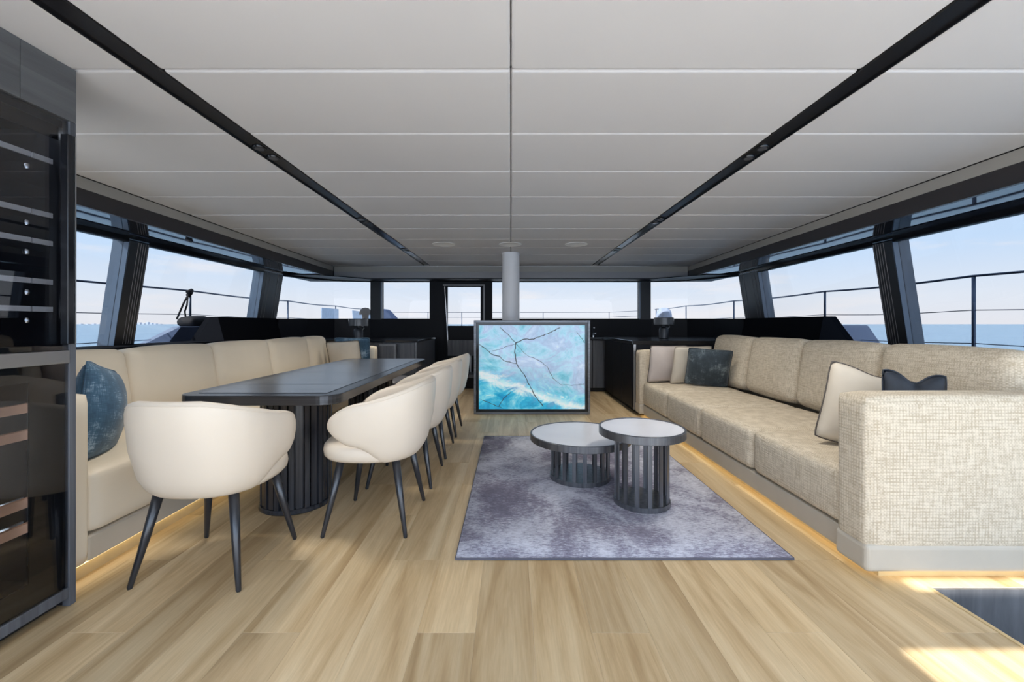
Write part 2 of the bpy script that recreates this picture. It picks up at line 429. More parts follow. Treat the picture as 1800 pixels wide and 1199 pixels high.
# ------------------------------------------------------------------ ceiling
def off(y): return .035 * (y - 2.5)
def edge(y): return 3.03 + off(y)
ceil_bits = [(-4.0, 4.0, .60, 8.35, 2.245, 2.34), (-4.0, 4.0, -1.5, -.725, CEIL, 2.34), (-4.0, -1.02, -.725, .6, CEIL, 2.34),
             (.45, 4.0, -.725, .6, CEIL, 2.34), (-1.02, .45, .23, .6, CEIL, 2.34), (-1.02, .45, -.185, .045, CEIL, 2.34), (-1.02, -.64, .045, .23, CEIL, 2.34)]  # gaps and crossbar placed out of view to shape the floor's sun patches
ceiling = tag(boxes('ceiling', ceil_bits, 'ceiling_leather'), 'padded pale grey ceiling', kind='structure')
bk = boxes('ceiling_backing', [(-3.3, 3.3, .6, 7.75, 2.235, 2.244)], 'ceiling_back', ceiling)
rows = [1.767 + .584 * k for k in range(-2, 11)]; rows[-1] = 7.62
G = .004
def cpanel(xa0, xa1, xb0, xb1, y0, y1):
    y0 += G; y1 -= G
    vb = [(xa0, y0, CEIL), (xa1, y0, CEIL), (xb1, y1, CEIL), (xb0, y1, CEIL)]
    vt = [(x, y, CEIL + .032) for x, y, _ in vb]
    o = hexa('ceiling_panel', vb, vt, 'ceiling_leather', ceiling, bevel=.013)
    o.modifiers['bevel'].segments = 3
for y0, y1 in zip(rows, rows[1:]):
    cpanel(-1.445, -.002, -1.445, -.002, y0, y1); cpanel(.002, 1.445, .002, 1.445, y0, y1)
    cpanel(-edge(y0), -1.555, -edge(y1), -1.555, y0, y1); cpanel(1.555, edge(y0), 1.555, edge(y1), y0, y1)
box('ceiling_panel', -edge(7.6), edge(7.6), 7.622, 7.74, CEIL, CEIL + .032, 'ceiling_leather', ceiling)
for s, nm in ((-1, 'left'), (1, 'right')):
    tk = thing('light_track', (s * 1.5, 4.0, CEIL), 'long black ceiling light track above the %s' % ('dining table' if s < 0 else 'coffee tables'), 'light track')
    box('channel', s * 1.5 - .053, s * 1.5 + .053, .6, 7.62, CEIL + .006, CEIL + .03, 'black_track', tk)
    box('rim', s * 1.5 - .054, s * 1.5 - .047, .6, 7.62, CEIL - .003, CEIL + .0055, 'black_track', tk)
    box('rim', s * 1.5 + .047, s * 1.5 + .054, .6, 7.62, CEIL - .003, CEIL + .0055, 'black_track', tk)
    for y in (1.0, 2.62, 4.35, 6.06):
        for dy in (-.075, .075):
            sp_ = lathe('spotlight', [(.0, -.004), (.036, -.004), (.040, .004), (.040, .006)], 'black_track', tk, 20, (s * 1.5, y + dy, CEIL))
            if y > 2:
                ld = bpy.data.lights.new('fill_spot', 'SPOT'); ld.energy = SPOT; ld.spot_size = R(110); ld.spot_blend = 1.0; ld.shadow_soft_size = .10; ld.color = (1, .94, .85)  # fill light added below an unlit head to brighten the middle of the room
                lo = bpy.data.objects.new('fill_spot', ld); C.objects.link(lo); lo.location = (s * 1.5, y + dy, CEIL - .04)
            lathe('lens', [(.0, -.0065), (.026, -.0065), (.026, -.0045)], 'lamp_lens', sp_, 16, (s * 1.5, y + dy, CEIL))
for x, nm in ((-.88, 'leftmost of the three flush white ceiling speaker discs'), (-.008, 'middle white ceiling speaker disc in front of the column'), (.857, 'rightmost of the three flush white ceiling speaker discs')):
    d = lathe('ceiling_speaker', [(.0, -.004), (.140, -.004), (.146, -.007), (.150, -.004), (.150, -.0005)], 'disc_white', None, 40, (x, 5.59, CEIL))
    tag(d, nm, 'speaker', 'ceiling speaker discs')

# ------------------------------------------------------------------ side walls
def quadpane(name, a, b_, c_, d_, th, mat, parent):
    """thin slab from four corners, thickened along its normal"""
    a, b_, c_, d_ = map(Vector, (a, b_, c_, d_)); n = (b_ - a).cross(d_ - a).normalized() * th
    return hexa(name, [a, b_, c_, d_], [a + n, b_ + n, c_ + n, d_ + n], mat, parent)
Y0 = 1.2; YF = 8.2
def loft(name, sec, y0, y1, mat, parent, s, bevel=0):
    """sec: closed (absx, z) polygon at y=2.5; widened by off(y)"""
    V = [(s * (x + off(y)), y, z) for y in (y0, y1) for x, z in sec]; n = len(sec)
    F = [tuple(range(n)), tuple(range(2 * n - 1, n - 1, -1))] + [(i, (i + 1) % n, n + (i + 1) % n, n + i) for i in range(n)]
    return mesh(name, V, F, mat, parent, False, bevel)
ZT = 1.95; ZB = .945; XT = 3.59; XB = 3.75
def xw(z): return XT + (ZT - z) / (ZT - ZB) * (XB - XT)
wid = [0]
def win(label=None):
    wid[0] += 1
    return thing('window_%d' % wid[0], (0, 0, 0), label, kind='structure')
for s, nm in ((-1, 'left'), (1, 'right')):
    wl = thing('wall_%s' % nm, (s * 3.5, 4, 0), '%s side of the saloon with dark framing round the windows' % nm, kind='structure')
    loft('valance', [(3.035, 2.117), (3.07, 2.117), (3.07, 2.198), (3.035, 2.198)], Y0, 7.735, 'valance_beige', wl, s)
    loft('fascia', [(3.037, 1.995), (3.07, 1.995), (3.07, 2.116), (3.037, 2.116)], Y0, 7.735, 'fascia_dark', wl, s)
    loft('soffit', [(3.071, 1.995), (3.60, 1.991), (3.60, 2.02), (3.071, 2.02)], Y0, 8.1, 'soffit_gloss', wl, s)
    loft('roof_side', [(3.601, 1.991), (3.73, 1.991), (3.73, 2.24), (3.601, 2.24)], Y0, 8.1, 'wall_black', wl, s)
    loft('window_header', [(XT, ZT), (XT + .12, ZT), (XT + .12, 1.9905), (XT + .005, 1.9905)], Y0, 7.0, 'black_gloss', wl, s)
    ya, yb = (5.28, 5.50) if s < 0 else (4.90, 5.14)
    # lower wall, stepping up toward the bow
    def pt(x, y, z): return (s * (x + off(y)), y, z)
    V = []
    for y, z in ((Y0, ZB), (ya, ZB), (yb, 1.245), (7.0, 1.245)):
        V += [pt(3.45, y, 0.0), pt(xw(z) + .12, y, 0.0), pt(xw(z) + .12, y, z), pt(3.45 if z < 1 else xw(z) - .03, y, z)]
    F = [(0, 1, 2, 3), (15, 14, 13, 12)]
    for k in range(3):
        for q in range(4): F.append((4 * k + q, 4 * k + (q + 1) % 4, 4 * k + 4 + (q + 1) % 4, 4 * k + 4 + q))
    mesh('lower_wall', V, F, 'wall_matte', wl)
    # pillars
    for ya_, yb_ in ((4.08, 4.31), (6.45, 7.02)):
        pb = [pt(xw(ZB), ya_, ZB - .03), pt(xw(ZB) + .16, ya_, ZB - .03), pt(xw(ZB) + .16, yb_, ZB - .03), pt(xw(ZB), yb_, ZB - .03)]
        pt_ = [pt(XT, ya_, ZT + .02), pt(XT + .16, ya_, ZT + .02), pt(XT + .16, yb_, ZT + .02), pt(XT, yb_, ZT + .02)]
        pl = hexa('pillar', pb, pt_, 'pillar_satin', wl)
        # dark padded inboard face with stitched seams
        n_ = .006
        fb = [pt(xw(ZB) - n_, ya_ + .004, ZB), pt(xw(ZB) - .001, ya_ + .004, ZB), pt(xw(ZB) - .001, yb_ - .004, ZB), pt(xw(ZB) - n_, yb_ - .004, ZB)]
        ft = [pt(XT - n_, ya_ + .004, ZT), pt(XT - .001, ya_ + .004, ZT), pt(XT - .001, yb_ - .004, ZT), pt(XT - n_, yb_ - .004, ZT)]
        hexa('padded_face', fb, ft, 'pillar_dark', pl)
        w_ = yb_ - ya_
        for k in range(5):
            yy = ya_ + w_ * ((.42, .56, .68, .80, .93)[k] if ya_ < 5 else (.15, .3, .72, .84, .94)[k])
            V, F = tube_vf([pt(xw(ZB) - n_ - .001, yy, ZB + .01), pt(XT - n_ - .001, yy, ZT - .005)], .0022, 5)
            mesh('stitched_seam', V, F, 'stitch', pl)
    # panes
    for k, (a_, b_, zz) in enumerate(((Y0, 4.08, None), (4.31, 6.45, 'step'))):
        W = win('tinted side window on the %s, %s pillar' % (nm, 'aft of the first' if k == 0 else 'forward of the first'))
        quadpane('pane', pt(XB + .05, a_, ZB - .04), pt(XB + .05, b_, ZB - .04), pt(XT + .05, b_, ZT + .03), pt(XT + .05, a_, ZT + .03), .008 * s, 'glass_tint', W)
        loft('frame_rail', [(xw(ZT) + .002, ZT - .012), (xw(ZT) + .05, ZT - .012), (xw(ZT) + .05, ZT - .0005), (xw(ZT) + .002, ZT - .0005)], a_, b_, 'wall_black', W, s)

# ------------------------------------------------------------------ front wall
wf = thing('wall_front', (0, 8.2, 0), 'dark forward bulkhead under the windscreen', kind='structure')
FB = 1.259; FT = 1.965
box('valance', -3.21, 3.21, 7.745, 7.775, 2.105, 2.198, 'valance_beige', wf)
box('fascia', -3.21, 3.21, 7.747, 7.775, 1.987, 2.104, 'fascia_grey', wf)
box('soffit', -3.3, 3.3, 7.776, 8.32, 1.975, 1.999, 'wall_black', wf)
box('window_header', -2.72, 2.72, YF, YF + .1, FT, 1.974, 'wall_black', wf)
boxes('lower_wall', [(-2.72, -1.45, YF, YF + .12, 0, FB), (-.50, 2.72, YF, YF + .12, 0, FB)], 'wall_black', wf)
for x0, x1 in ((-2.69, -2.48), (2.47, 2.68)):
    p = box('pillar', x0, x1, YF - .03, YF + .13, FB - .02, FT + .005, 'pillar_dark', wf)
    s = 1 if x0 > 0 else -1
    ed = x0 if s > 0 else x1
    box('pillar_edge', ed - .012, ed + .012, YF - .04, YF - .031, FB, FT, 'pillar_satin', p)
# corner panes and walls following a bend from the side pillar to the windscreen pillar
for s, nm in ((-1, 'left'), (1, 'right')):
    cw = thing('trim_%d' % (1 if s < 0 else 2), (s * 3.3, 7.6, 0), '%s forward corner wall' % nm, kind='structure')
    W = win('%s corner window between the side windows and the windscreen' % nm)
    CP = [Vector((s * (xw(1.6) + off(7.0)), 6.98, 0)), Vector((s * 3.60, 7.55, 0)), Vector((s * 3.30, 7.98, 0)), Vector((s * 2.62, YF + .03, 0))]
    CN = []
    for k in range(4):
        d = (CP[min(k + 1, 3)] - CP[max(k - 1, 0)]); n = Vector((d.y, -d.x, 0)).normalized()
        if n.x * s < 0: n = -n
        CN.append(n)
    zts = [ZT, 1.952, 1.958, FT]; zbs = [1.245, 1.25, 1.255, FB]
    def strip(nm_, zlo, zhi, o0, o1, mat, par):
        V = []; F = []
        for k in range(4):
            for z, o_ in ((zlo[k], o0), (zlo[k], o1), (zhi[k], o1), (zhi[k], o0)):
                q = CP[k] + CN[k] * o_; V.append((q.x, q.y, z))
        for k in range(3):
            for q in range(4): F.append((4 * k + q, 4 * k + (q + 1) % 4, 4 * k + 4 + (q + 1) % 4, 4 * k + 4 + q))
        F += [(0, 1, 2, 3), (15, 14, 13, 12)]
        mesh(nm_, V, F, mat, par)
    strip('corner_lower_wall', [0] * 4, zbs, 0, .08, 'wall_black', cw)
    strip('corner_header', zts, [2.24] * 4, 0, .08, 'wall_black', cw)
    strip('pane', [z + .0005 for z in zbs], [z - .0005 for z in zts], .03, .038, 'glass_tint', W)
    mesh('soffit', [(s * 2.6, 7.78, 1.976), (s * 3.3, 7.2, 1.982), (s * 3.9, 7.2, 1.982), (s * 3.9, 8.3, 1.982), (s * 2.6, 8.3, 1.976), (s * 2.6, 7.78, 1.99), (s * 3.3, 7.2, 1.9895), (s * 3.9, 7.2, 1.9895), (s * 3.9, 8.3, 1.9895), (s * 2.6, 8.3, 1.99)],
         [(0, 1, 2, 3, 4), (5, 6, 7, 8, 9), (0, 1, 6, 5), (1, 2, 7, 6), (2, 3, 8, 7), (3, 4, 9, 8), (4, 0, 5, 9)], 'wall_black', cw)
W = win('small windscreen pane left of the forward door'); box('pane', -2.48, -1.45, YF + .05, YF + .058, FB, FT, 'glass_tint', W)
W = win('wide windscreen pane behind the white column'); box('pane', -.36, 2.47, YF + .05, YF + .058, FB, FT, 'glass_tint', W)
W = win('added unseen skylight hatch that lets sun patches onto the floor')
box('pane', -1.06, .49, -.765, .27, 2.342, 2.352, 'glass_clear', W)  # hatch added out of view as a way in for the sun
# forward door
dr = thing('door_1', (-.95, 8.2, 0), 'black forward door with glazed upper half and steel frame', kind='structure')
boxes('jamb', [(-1.56, -1.27, YF - .01, YF + .12, 0.0, FT), (-.54, -.36, YF - .01, YF + .12, 0.0, FT), (-1.27, -.54, YF - .01, YF + .12, 1.90, FT)], 'wall_black', dr)
boxes('door_leaf', [(-1.27, -.54, YF + .02, YF + .07, 0.1, 1.12), (-1.27, -1.22, YF + .02, YF + .07, 1.12, 1.87), (-.585, -.54, YF + .02, YF + .07, 1.12, 1.87), (-1.27, -.54, YF + .02, YF + .07, 1.87, 1.90)], 'wall_black', dr)
box('pane', -1.22, -.585, YF + .04, YF + .048, 1.12, 1.87, 'glass_tint', dr)
box('door_trim', -1.30, -.50, YF - .02, YF - .011, 1.885, 1.915, 'fascia_grey', dr)
box('door_trim', -.53, -.50, YF - .02, YF - .011, .9, 1.885, 'fascia_grey', dr)
hexa('door_edge', [(-1.205, YF - .02, .62), (-1.185, YF - .02, .62), (-1.185, YF - .011, .62), (-1.205, YF - .011, .62)], [(-1.275, YF - .02, 1.875), (-1.262, YF - .02, 1.875), (-1.262, YF - .011, 1.875), (-1.275, YF - .011, 1.875)], 'chrome', dr)

# white mast column
col = lathe('mast_column', [(.128, 0), (.128, CEIL - .02), (.135, CEIL - .02), (.135, CEIL - .002)], 'column_paint', None, 48, (0, 6.3, 0))
tag(col, 'round pale grey column from floor to ceiling behind the onyx screen', 'column')

# ------------------------------------------------------------------ onyx screen cabinet
ox = thing('onyx_screen', (0.275, 5.55, 0), 'backlit turquoise onyx panel in a steel-edged frame standing on the floor', 'screen')
X0, X1 = (833 - 898) * 5.46 / 750, (1037 - 898) * 5.46 / 750; ZZ = 1.20
box('cabinet_body', X0 + .02, X1 - .02, 5.50, 5.90, 0, ZZ - .02, 'dark_oak', ox)
fw, bw = .030, .064
fr = boxes('frame', [(X0, X0 + fw, 5.44, 5.50, 0, ZZ), (X1 - fw, X1, 5.44, 5.50, 0, ZZ), (X0 + fw, X1 - fw, 5.44, 5.50, ZZ - fw, ZZ), (X0 + fw, X1 - fw, 5.44, 5.50, 0, fw)], 'brushed_rim', ox, .003)
g_ = fw + .001
boxes('inner_bezel', [(X0 + g_, X0 + bw, 5.452, 5.498, g_, ZZ - g_), (X1 - bw, X1 - g_, 5.452, 5.498, g_, ZZ - g_), (X0 + bw, X1 - bw, 5.452, 5.498, ZZ - bw, ZZ - g_), (X0 + bw, X1 - bw, 5.452, 5.498, g_, bw)], 'black_gloss', ox)
PX0, PX1, PZ0, PZ1 = X0 + bw, X1 - bw, bw, ZZ - bw
pn = box('onyx_panel', PX0, PX1, 5.462, 5.497, PZ0, PZ1, 'onyx', ox)
def vein(pts, wd):
    """pts in the zoom frame of the panel, 96..935 across and 100..765 down"""
    P = [Vector((PX0 + (x - 96) / 839 * (PX1 - PX0), 0, PZ1 - (y - 100) / 665 * (PZ1 - PZ0))) for x, y in pts]
    Q = [P[0]]
    for a_, b_ in zip(P, P[1:]):
        n = max(2, int((b_ - a_).length / .025)); d = (b_ - a_); pr = Vector((-d.z, 0, d.x)).normalized()
        for k in range(1, n + 1):
            Q.append(a_ + d * k / n + (pr * random.uniform(-.006, .006) if k < n else Vector()))
    V = []; F = []
    for i, q in enumerate(Q):
        d = (Q[min(i + 1, len(Q) - 1)] - Q[max(i - 1, 0)]).normalized(); pr = Vector((-d.z, 0, d.x))
        w_ = 1.45 * wd * random.uniform(.5, 1.0) * (1 - .5 * abs(i / len(Q) - .4))
        for sg in (-1, 1):
            for yy in (5.4612, 5.4619): V.append((q.x + pr.x * sg * w_ / 2, yy, q.z + pr.z * sg * w_ / 2))
    for i in range(len(Q) - 1):
        a_ = 4 * i; b_ = a_ + 4
        F += [(a_, b_, b_ + 2, a_ + 2), (a_ + 1, a_ + 3, b_ + 3, b_ + 1), (a_, a_ + 1, b_ + 1, b_), (a_ + 2, b_ + 2, b_ + 3, a_ + 3)]
    mesh('vein', V, F, 'onyx_vein', pn)
vein([(740, 118), (640, 168), (530, 210), (445, 212), (388, 240), (380, 300), (388, 370), (405, 425), (460, 500), (500, 580), (540, 660), (605, 745)], .011)
vein([(262, 112), (330, 175), (388, 240)], .007)
vein([(97, 252), (150, 285), (200, 330), (260, 345), (290, 378), (340, 390), (395, 405)], .010)
vein([(200, 305), (290, 280), (388, 245)], .005)
vein([(388, 245), (430, 290), (480, 340), (560, 375), (640, 430), (680, 520), (740, 570), (830, 578), (930, 565)], .005)
vein([(110, 690), (180, 715), (255, 745), (280, 760)], .007)
vein([(350, 630), (290, 680), (255, 740)], .007)
vein([(870, 150), (905, 200), (930, 240)], .007)

# ------------------------------------------------------------------ rug and coffee tables
rg = tag(softbox('rug', .555, 3.215, .007, 1.65, 2.27, .012, 'rug', None, .005, n=5), 'distressed violet-grey rug under the two round coffee tables', 'rug')
boxes('rug_binding', [(-.272, -.268, 2.08, 4.35, .0015, .012), (1.378, 1.382, 2.08, 4.35, .0015, .012), (-.27, 1.38, 2.076, 2.080, .0015, .012), (-.27, 1.38, 4.35, 4.354, .0015, .012)], 'rug_edge', rg)
RZ = .0135
def coffee(name, x, y, rt, rb, h, nsl, label):
    t_ = thing(name, (x, y, RZ), label, 'table', 'slatted round coffee tables')
    L_ = (x, y, RZ)
    lathe('top_rim', [(rt - .012, h - .008), (rt - .012, h), (rt - .003, h), (rt, h - .004), (rt, h - .047), (rt - .004, h - .05), (rt - .03, h - .05), (rt - .03, h - .008)], 'table_metal', t_, 64, L_)
    lathe('table_top', [(0, h - .03), (rt - .0125, h - .03), (rt - .0125, h - .005), (0, h - .005)], 'stone_top', t_, 64, L_)
    lathe('base_ring', [(rb - .022, 0), (rb, 0), (rb, .03), (rb - .022, .03)], 'table_metal', t_, 48, L_)
    lathe('base_plate', [(0, .0), (rb - .0225, .0), (rb - .0225, .006), (0, .006)], 'table_metal', t_, 40, L_)
    sl = None
    for k in range(nsl):
        if sl is None:
            sl = box('slat', -.0045, .0045, -.0135, .0135, .0301, h - .0505, 'table_metal', t_, .0015)
            md = sl.data
        else:
            sl = bpy.data.objects.new('slat', md); link(sl, t_)
        a_ = 2 * PI * (k + .5) / nsl
        sl.matrix_parent_inverse = Matrix()
        sl.location = ((rb - .011) * math.cos(a_), (rb - .011) * math.sin(a_), 0); sl.rotation_euler = (0, 0, a_)
coffee('coffee_table', .515, 3.18, .370, .223, .328, 18, 'low wide round coffee table with white top and slatted base on the rug')
coffee('coffee_table', .836, 2.73, .268, .175, .482, 14, 'tall narrow round side table with white top and slatted base on the rug')

# ------------------------------------------------------------------ cushions
def pillow(name, loc, rot, size, thick, mat, pipe, label, group, chop=0, seed=0):
    t_ = thing(name, loc, label, 'cushion', group, local=True)
    t_.rotation_euler = rot
    n = 18; V = []; F = []; h = size / 2
    def rim(u, v):
        # edges pull in between pointed corners
        cr_ = 1 - .05 * (u * v) ** 6
        return (cr_ * h * u * (1 - .055 * (1 - v * v)), cr_ * h * v * (1 - .055 * (1 - u * u)))
    idx = {}
    for side in (1, -1):
        for i in range(n + 1):
            for j in range(n + 1):
                u = -1 + 2 * i / n; v = -1 + 2 * j / n
                edge_ = i in (0, n) or j in (0, n)
                if edge_ and side < 0: idx[(side, i, j)] = idx[(1, i, j)]; continue
                x, z = rim(u, v)
                b_ = max(0, (1 - u * u)) ** .55 * max(0, (1 - v * v)) ** .55
                y = side * thick / 2 * b_
                nz_ = mnoise.noise(Vector((x * 5 + seed, z * 5, side * 3 + seed))) * .012 * b_
                y += nz_
                if chop and v > 0: z -= chop * v * v * math.exp(-(u / .38) ** 2)
                idx[(side, i, j)] = len(V); V.append((x, y, z))
    for side in (1, -1):
        for i in range(n):
            for j in range(n): F.append((idx[(side, i, j)], idx[(side, i + 1, j)], idx[(side, i + 1, j + 1)], idx[(side, i, j + 1)]))
    body = mesh('cover', V, F, mat, t_, True)
    ring = [(i, 0) for i in range(n)] + [(n, j) for j in range(n)] + [(i, n) for i in range(n, 0, -1)] + [(0, j) for j in range(n, 0, -1)]
    pts = [V[idx[(1, i, j)]] for i, j in ring]
    Vt, Ft = tube_vf(pts, .0045, 6, True)
    me = mesh('piping', Vt, Ft, pipe, None, True); C.objects.unlink(me); C.objects.link(me); me.parent = body
    return t_

# ------------------------------------------------------------------ fabric sofa on the right
sf = thing('sofa', (2.4, 3.7, 0), 'long oatmeal woven-fabric sofa with square arms on the right beside the rug', 'sofa')
SX = 1.62; SY0, SY1 = 1.90, 5.44; AT = .19
box('plinth', SX + .06, 3.05, SY0 + .05, SY1 - .05, 0.0, .039, 'oak_plinth', sf)
box('led_strip', SX + .035, SX + .045, SY0 + .06, SY1 - .06, .034, .0395, 'led_warm', sf)
box('led_strip', SX + .06, 3.0, SY0 + .028, SY0 + .036, .034, .0395, 'led_warm', sf)
box('base', SX + .012, 3.1, SY0 + AT, SY1 - AT, .040, .155, 'leather_band', sf, .008)
for y0, y1 in ((SY0, SY0 + AT), (SY1 - AT, SY1)):
    ar = softbox('arm', (SX - .035 + 3.12) / 2, (y0 + y1) / 2, (.13 + .83) / 2, 3.12 - SX + .035, AT - .004, .83 - .13, 'fabric_sofa', sf, .035, (0, .006, .004), 9)
    box('arm_band', SX - .037, 3.122, y0 + .000, y1 - .000, .040, .1655, 'leather_band', ar, .022, 4)
cw_ = (SY1 - SY0 - 2 * AT) / 4
for k in range(4):
    yc = SY0 + AT + cw_ * (k + .5)
    softbox('seat_cushion', SX + .43, yc, .300, .86, cw_ - .006, .284, 'fabric_sofa', sf, .045, (0.008, 0, .012), 9, .003, seed=k)
    softbox('back_cushion', 2.60, yc + .04, .725, .24, cw_ - .004 + (.02 if k == 0 else 0), .57, 'fabric_sofa', sf, .075, (.03, .0, .012), 11, .008, (0, R(9), 0), seed=k * 3 + 1)
box('back_ledge', 2.80, 3.12, SY0 + AT, SY1 - AT, .156, .80, 'leather_band', sf, .02, 3)

PG = 'throw cushions on the fabric sofa'
def seat_pillow(*a, **k): return pillow(*a, **k)
pillow('throw_cushion', (1.88, 5.13, .672), (R(12), 0, R(6)), .47, .15, 'pillow_mauve', 'piping_dark', 'mauve-beige throw cushion leaning on the far arm of the fabric sofa', PG, seed=1)
pillow('throw_cushion', (2.10, 4.98, .672), (R(14), 0, R(8)), .47, .15, 'pillow_beige', 'piping_tan', 'beige throw cushion wedged between the mauve and the dark teal cushions', PG, seed=5)
pillow('throw_cushion', (2.20, 4.76, .665), (R(20), R(4), R(-16)), .46, .17, 'pillow_teal', 'pillow_teal', 'dark teal distressed throw cushion in front of the beige ones on the fabric sofa', PG, seed=8)
pillow('throw_cushion', (2.07, 2.47, .650), (R(-14), R(16), R(-18)), .48, .20, 'pillow_beige', 'piping_dark', 'plain taupe throw cushion behind the near arm of the fabric sofa', PG, chop=.02, seed=11)
dk = pillow('throw_cushion', (2.10, 2.225, .695), (R(-8), R(6), R(-10)), .40, .11, 'pillow_dark', 'pillow_dark', 'near-black satin cushion peeking over the near arm of the fabric sofa', PG, chop=.05, seed=14)
dk.scale = (.76, 1, 1.05)

# ------------------------------------------------------------------ leather banquette on the left
sl_ = thing('banquette', (-2.5, 4.0, 0), 'long cream leather banquette sofa along the left windows behind the dining table', 'sofa')
LX = -1.90; LY0, LY1 = 1.775, 6.08
box('plinth', -3.0, LX - .05, LY0 + .03, LY1 - .03, 0, .072, 'oak_plinth', sl_)
box('led_strip', LX - .040, LX - .030, LY0 + .03, LY1 - .05, .067, .0725, 'led_warm', sl_)
box('base', -3.1, LX - .012, LY0 + .155, LY1 - .155, .073, .19, 'leather_band', sl_, .01)
for y0, y1 in ((LY0, LY0 + .153), (LY1 - .153, LY1)):
    softbox('arm', (-3.12 + LX + .005) / 2, (y0 + y1) / 2, (.074 + .845) / 2, 3.12 + LX + .005, y1 - y0, .845 - .074, 'leather_sofa', sl_, .03, (0, 0, 0), 9)
seams = [LY0 + .155, 2.87, 3.70, 4.54, 5.39, LY1 - .155]
for k, (a_, b_) in enumerate(zip(seams, seams[1:])):
    softbox('seat_cushion', LX - .40, (a_ + b_) / 2, .337, .80, b_ - a_ - .004, .290, 'leather_sofa', sl_, .035, (.004, 0, .012), 9, .002, seed=k)
    softbox('back_cushion', -2.63, (a_ + b_) / 2, .735, .20, b_ - a_ - .002, .49, 'leather_sofa', sl_, .06, (.03, .004, .014), 11, .008, (0, R(-8), 0), seed=k * 2 + 3)
box('back_ledge', -3.12, -2.77, LY0 + .155, LY1 - .155, .192, .80, 'leather_band', sl_, .02, 3)
PL = 'throw cushions on the leather banquette'
pillow('throw_cushion', (-2.17, 2.24, .685), (R(2), R(12), R(120)), .50, .22, 'pillow_blue', 'pillow_blue', 'large blue distressed throw cushion at the near end of the leather banquette', PL, seed=21)
pillow('throw_cushion', (-2.20, 5.66, .705), (R(14), R(-3), R(-6)), .47, .15, 'pillow_beige', 'piping_dark', 'beige throw cushion with dark piping at the far end of the banquette', PL, seed=24)
pillow('throw_cushion', (-2.16, 5.83, .735), (R(8), 0, R(3)), .48, .11, 'pillow_blue', 'pillow_blue', 'dark blue throw cushion behind the beige one at the far end of the banquette', PL, seed=27)

# ------------------------------------------------------------------ dining table
TX0, TX1, TY0, TY1, TH = -1.905, -.985, 2.395, 5.0, .75
dt = thing('dining_table', ((TX0 + TX1) / 2, 3.7, 0), 'long dark wood dining table with brushed rim on two ribbed round pedestals', 'table')
def rrect(x0, x1, y0, y1, r, n=8):
    P = []
    for cx, cy, a0 in ((x1 - r, y1 - r, 0), (x0 + r, y1 - r, 90), (x0 + r, y0 + r, 180), (x1 - r, y0 + r, 270)):
        for k in range(n + 1):
            a = R(a0 + 90 * k / n); P.append((cx + r * math.cos(a), cy + r * math.sin(a)))
    return P
def plate(name, P, z0, z1, mat, parent, bevel=0):
    n = len(P); V = [(x, y, z0) for x, y in P] + [(x, y, z1) for x, y in P]
    F = [tuple(range(n - 1, -1, -1)), tuple(range(n, 2 * n))] + [(i, (i + 1) % n, n + (i + 1) % n, n + i) for i in range(n)]
    o = mesh(name, V, F, mat, parent)
    if bevel:
        md = o.modifiers.new('bevel', 'BEVEL'); md.width = bevel; md.segments = 2; md.limit_method = 'ANGLE'; md.angle_limit = R(50)
    return o
plate('table_top', rrect(TX0, TX1, TY0, TY1, .11), TH - .058, TH - .002, 'table_rim', dt, .004)
ysp = [TY0 + .09, 2.83, 3.53, 4.25, TY1 - .09]
for a_, b_ in zip(ysp, ysp[1:]):
    box('top_panel', TX0 + .085, TX1 - .085, a_ + .003, b_ - .003, TH - .0018, TH + .001, 'dark_oak_top', dt, .0008)
def pedestal(cx, cy):
    r = .205
    p = lathe('pedestal', [(r - .022, 0.031), (r - .022, TH - .06)], 'dark_oak', dt, 48, (cx, cy, 0))
    lathe('pedestal_base', [(r + .006, 0), (r + .012, .006), (r + .012, .024), (r + .006, .03)], 'dark_oak', dt, 56, (cx, cy, 0))
    ns = 30; md = {}
    for k in range(ns):
        wd = .036 if k % 2 else .027
        pr = .010 if k % 2 else .016
        if wd not in md:
            s_ = box('slat', -.012, pr, -wd / 2, wd / 2, .0305, TH - .0605, 'dark_oak', p, .002); md[wd] = s_.data
            bpy.context.view_layer.update()
        else:
            s_ = bpy.data.objects.new('slat', md[wd]); C.objects.link(s_); s_.parent = p
        s_.matrix_parent_inverse = Matrix()
        a_ = 2 * PI * k / ns
        s_.location = (cx + (r - .012) * math.cos(a_), cy + (r - .012) * math.sin(a_), 0); s_.rotation_euler = (0, 0, a_)
pedestal(-1.385, 2.765); pedestal(-1.385, 4.22)

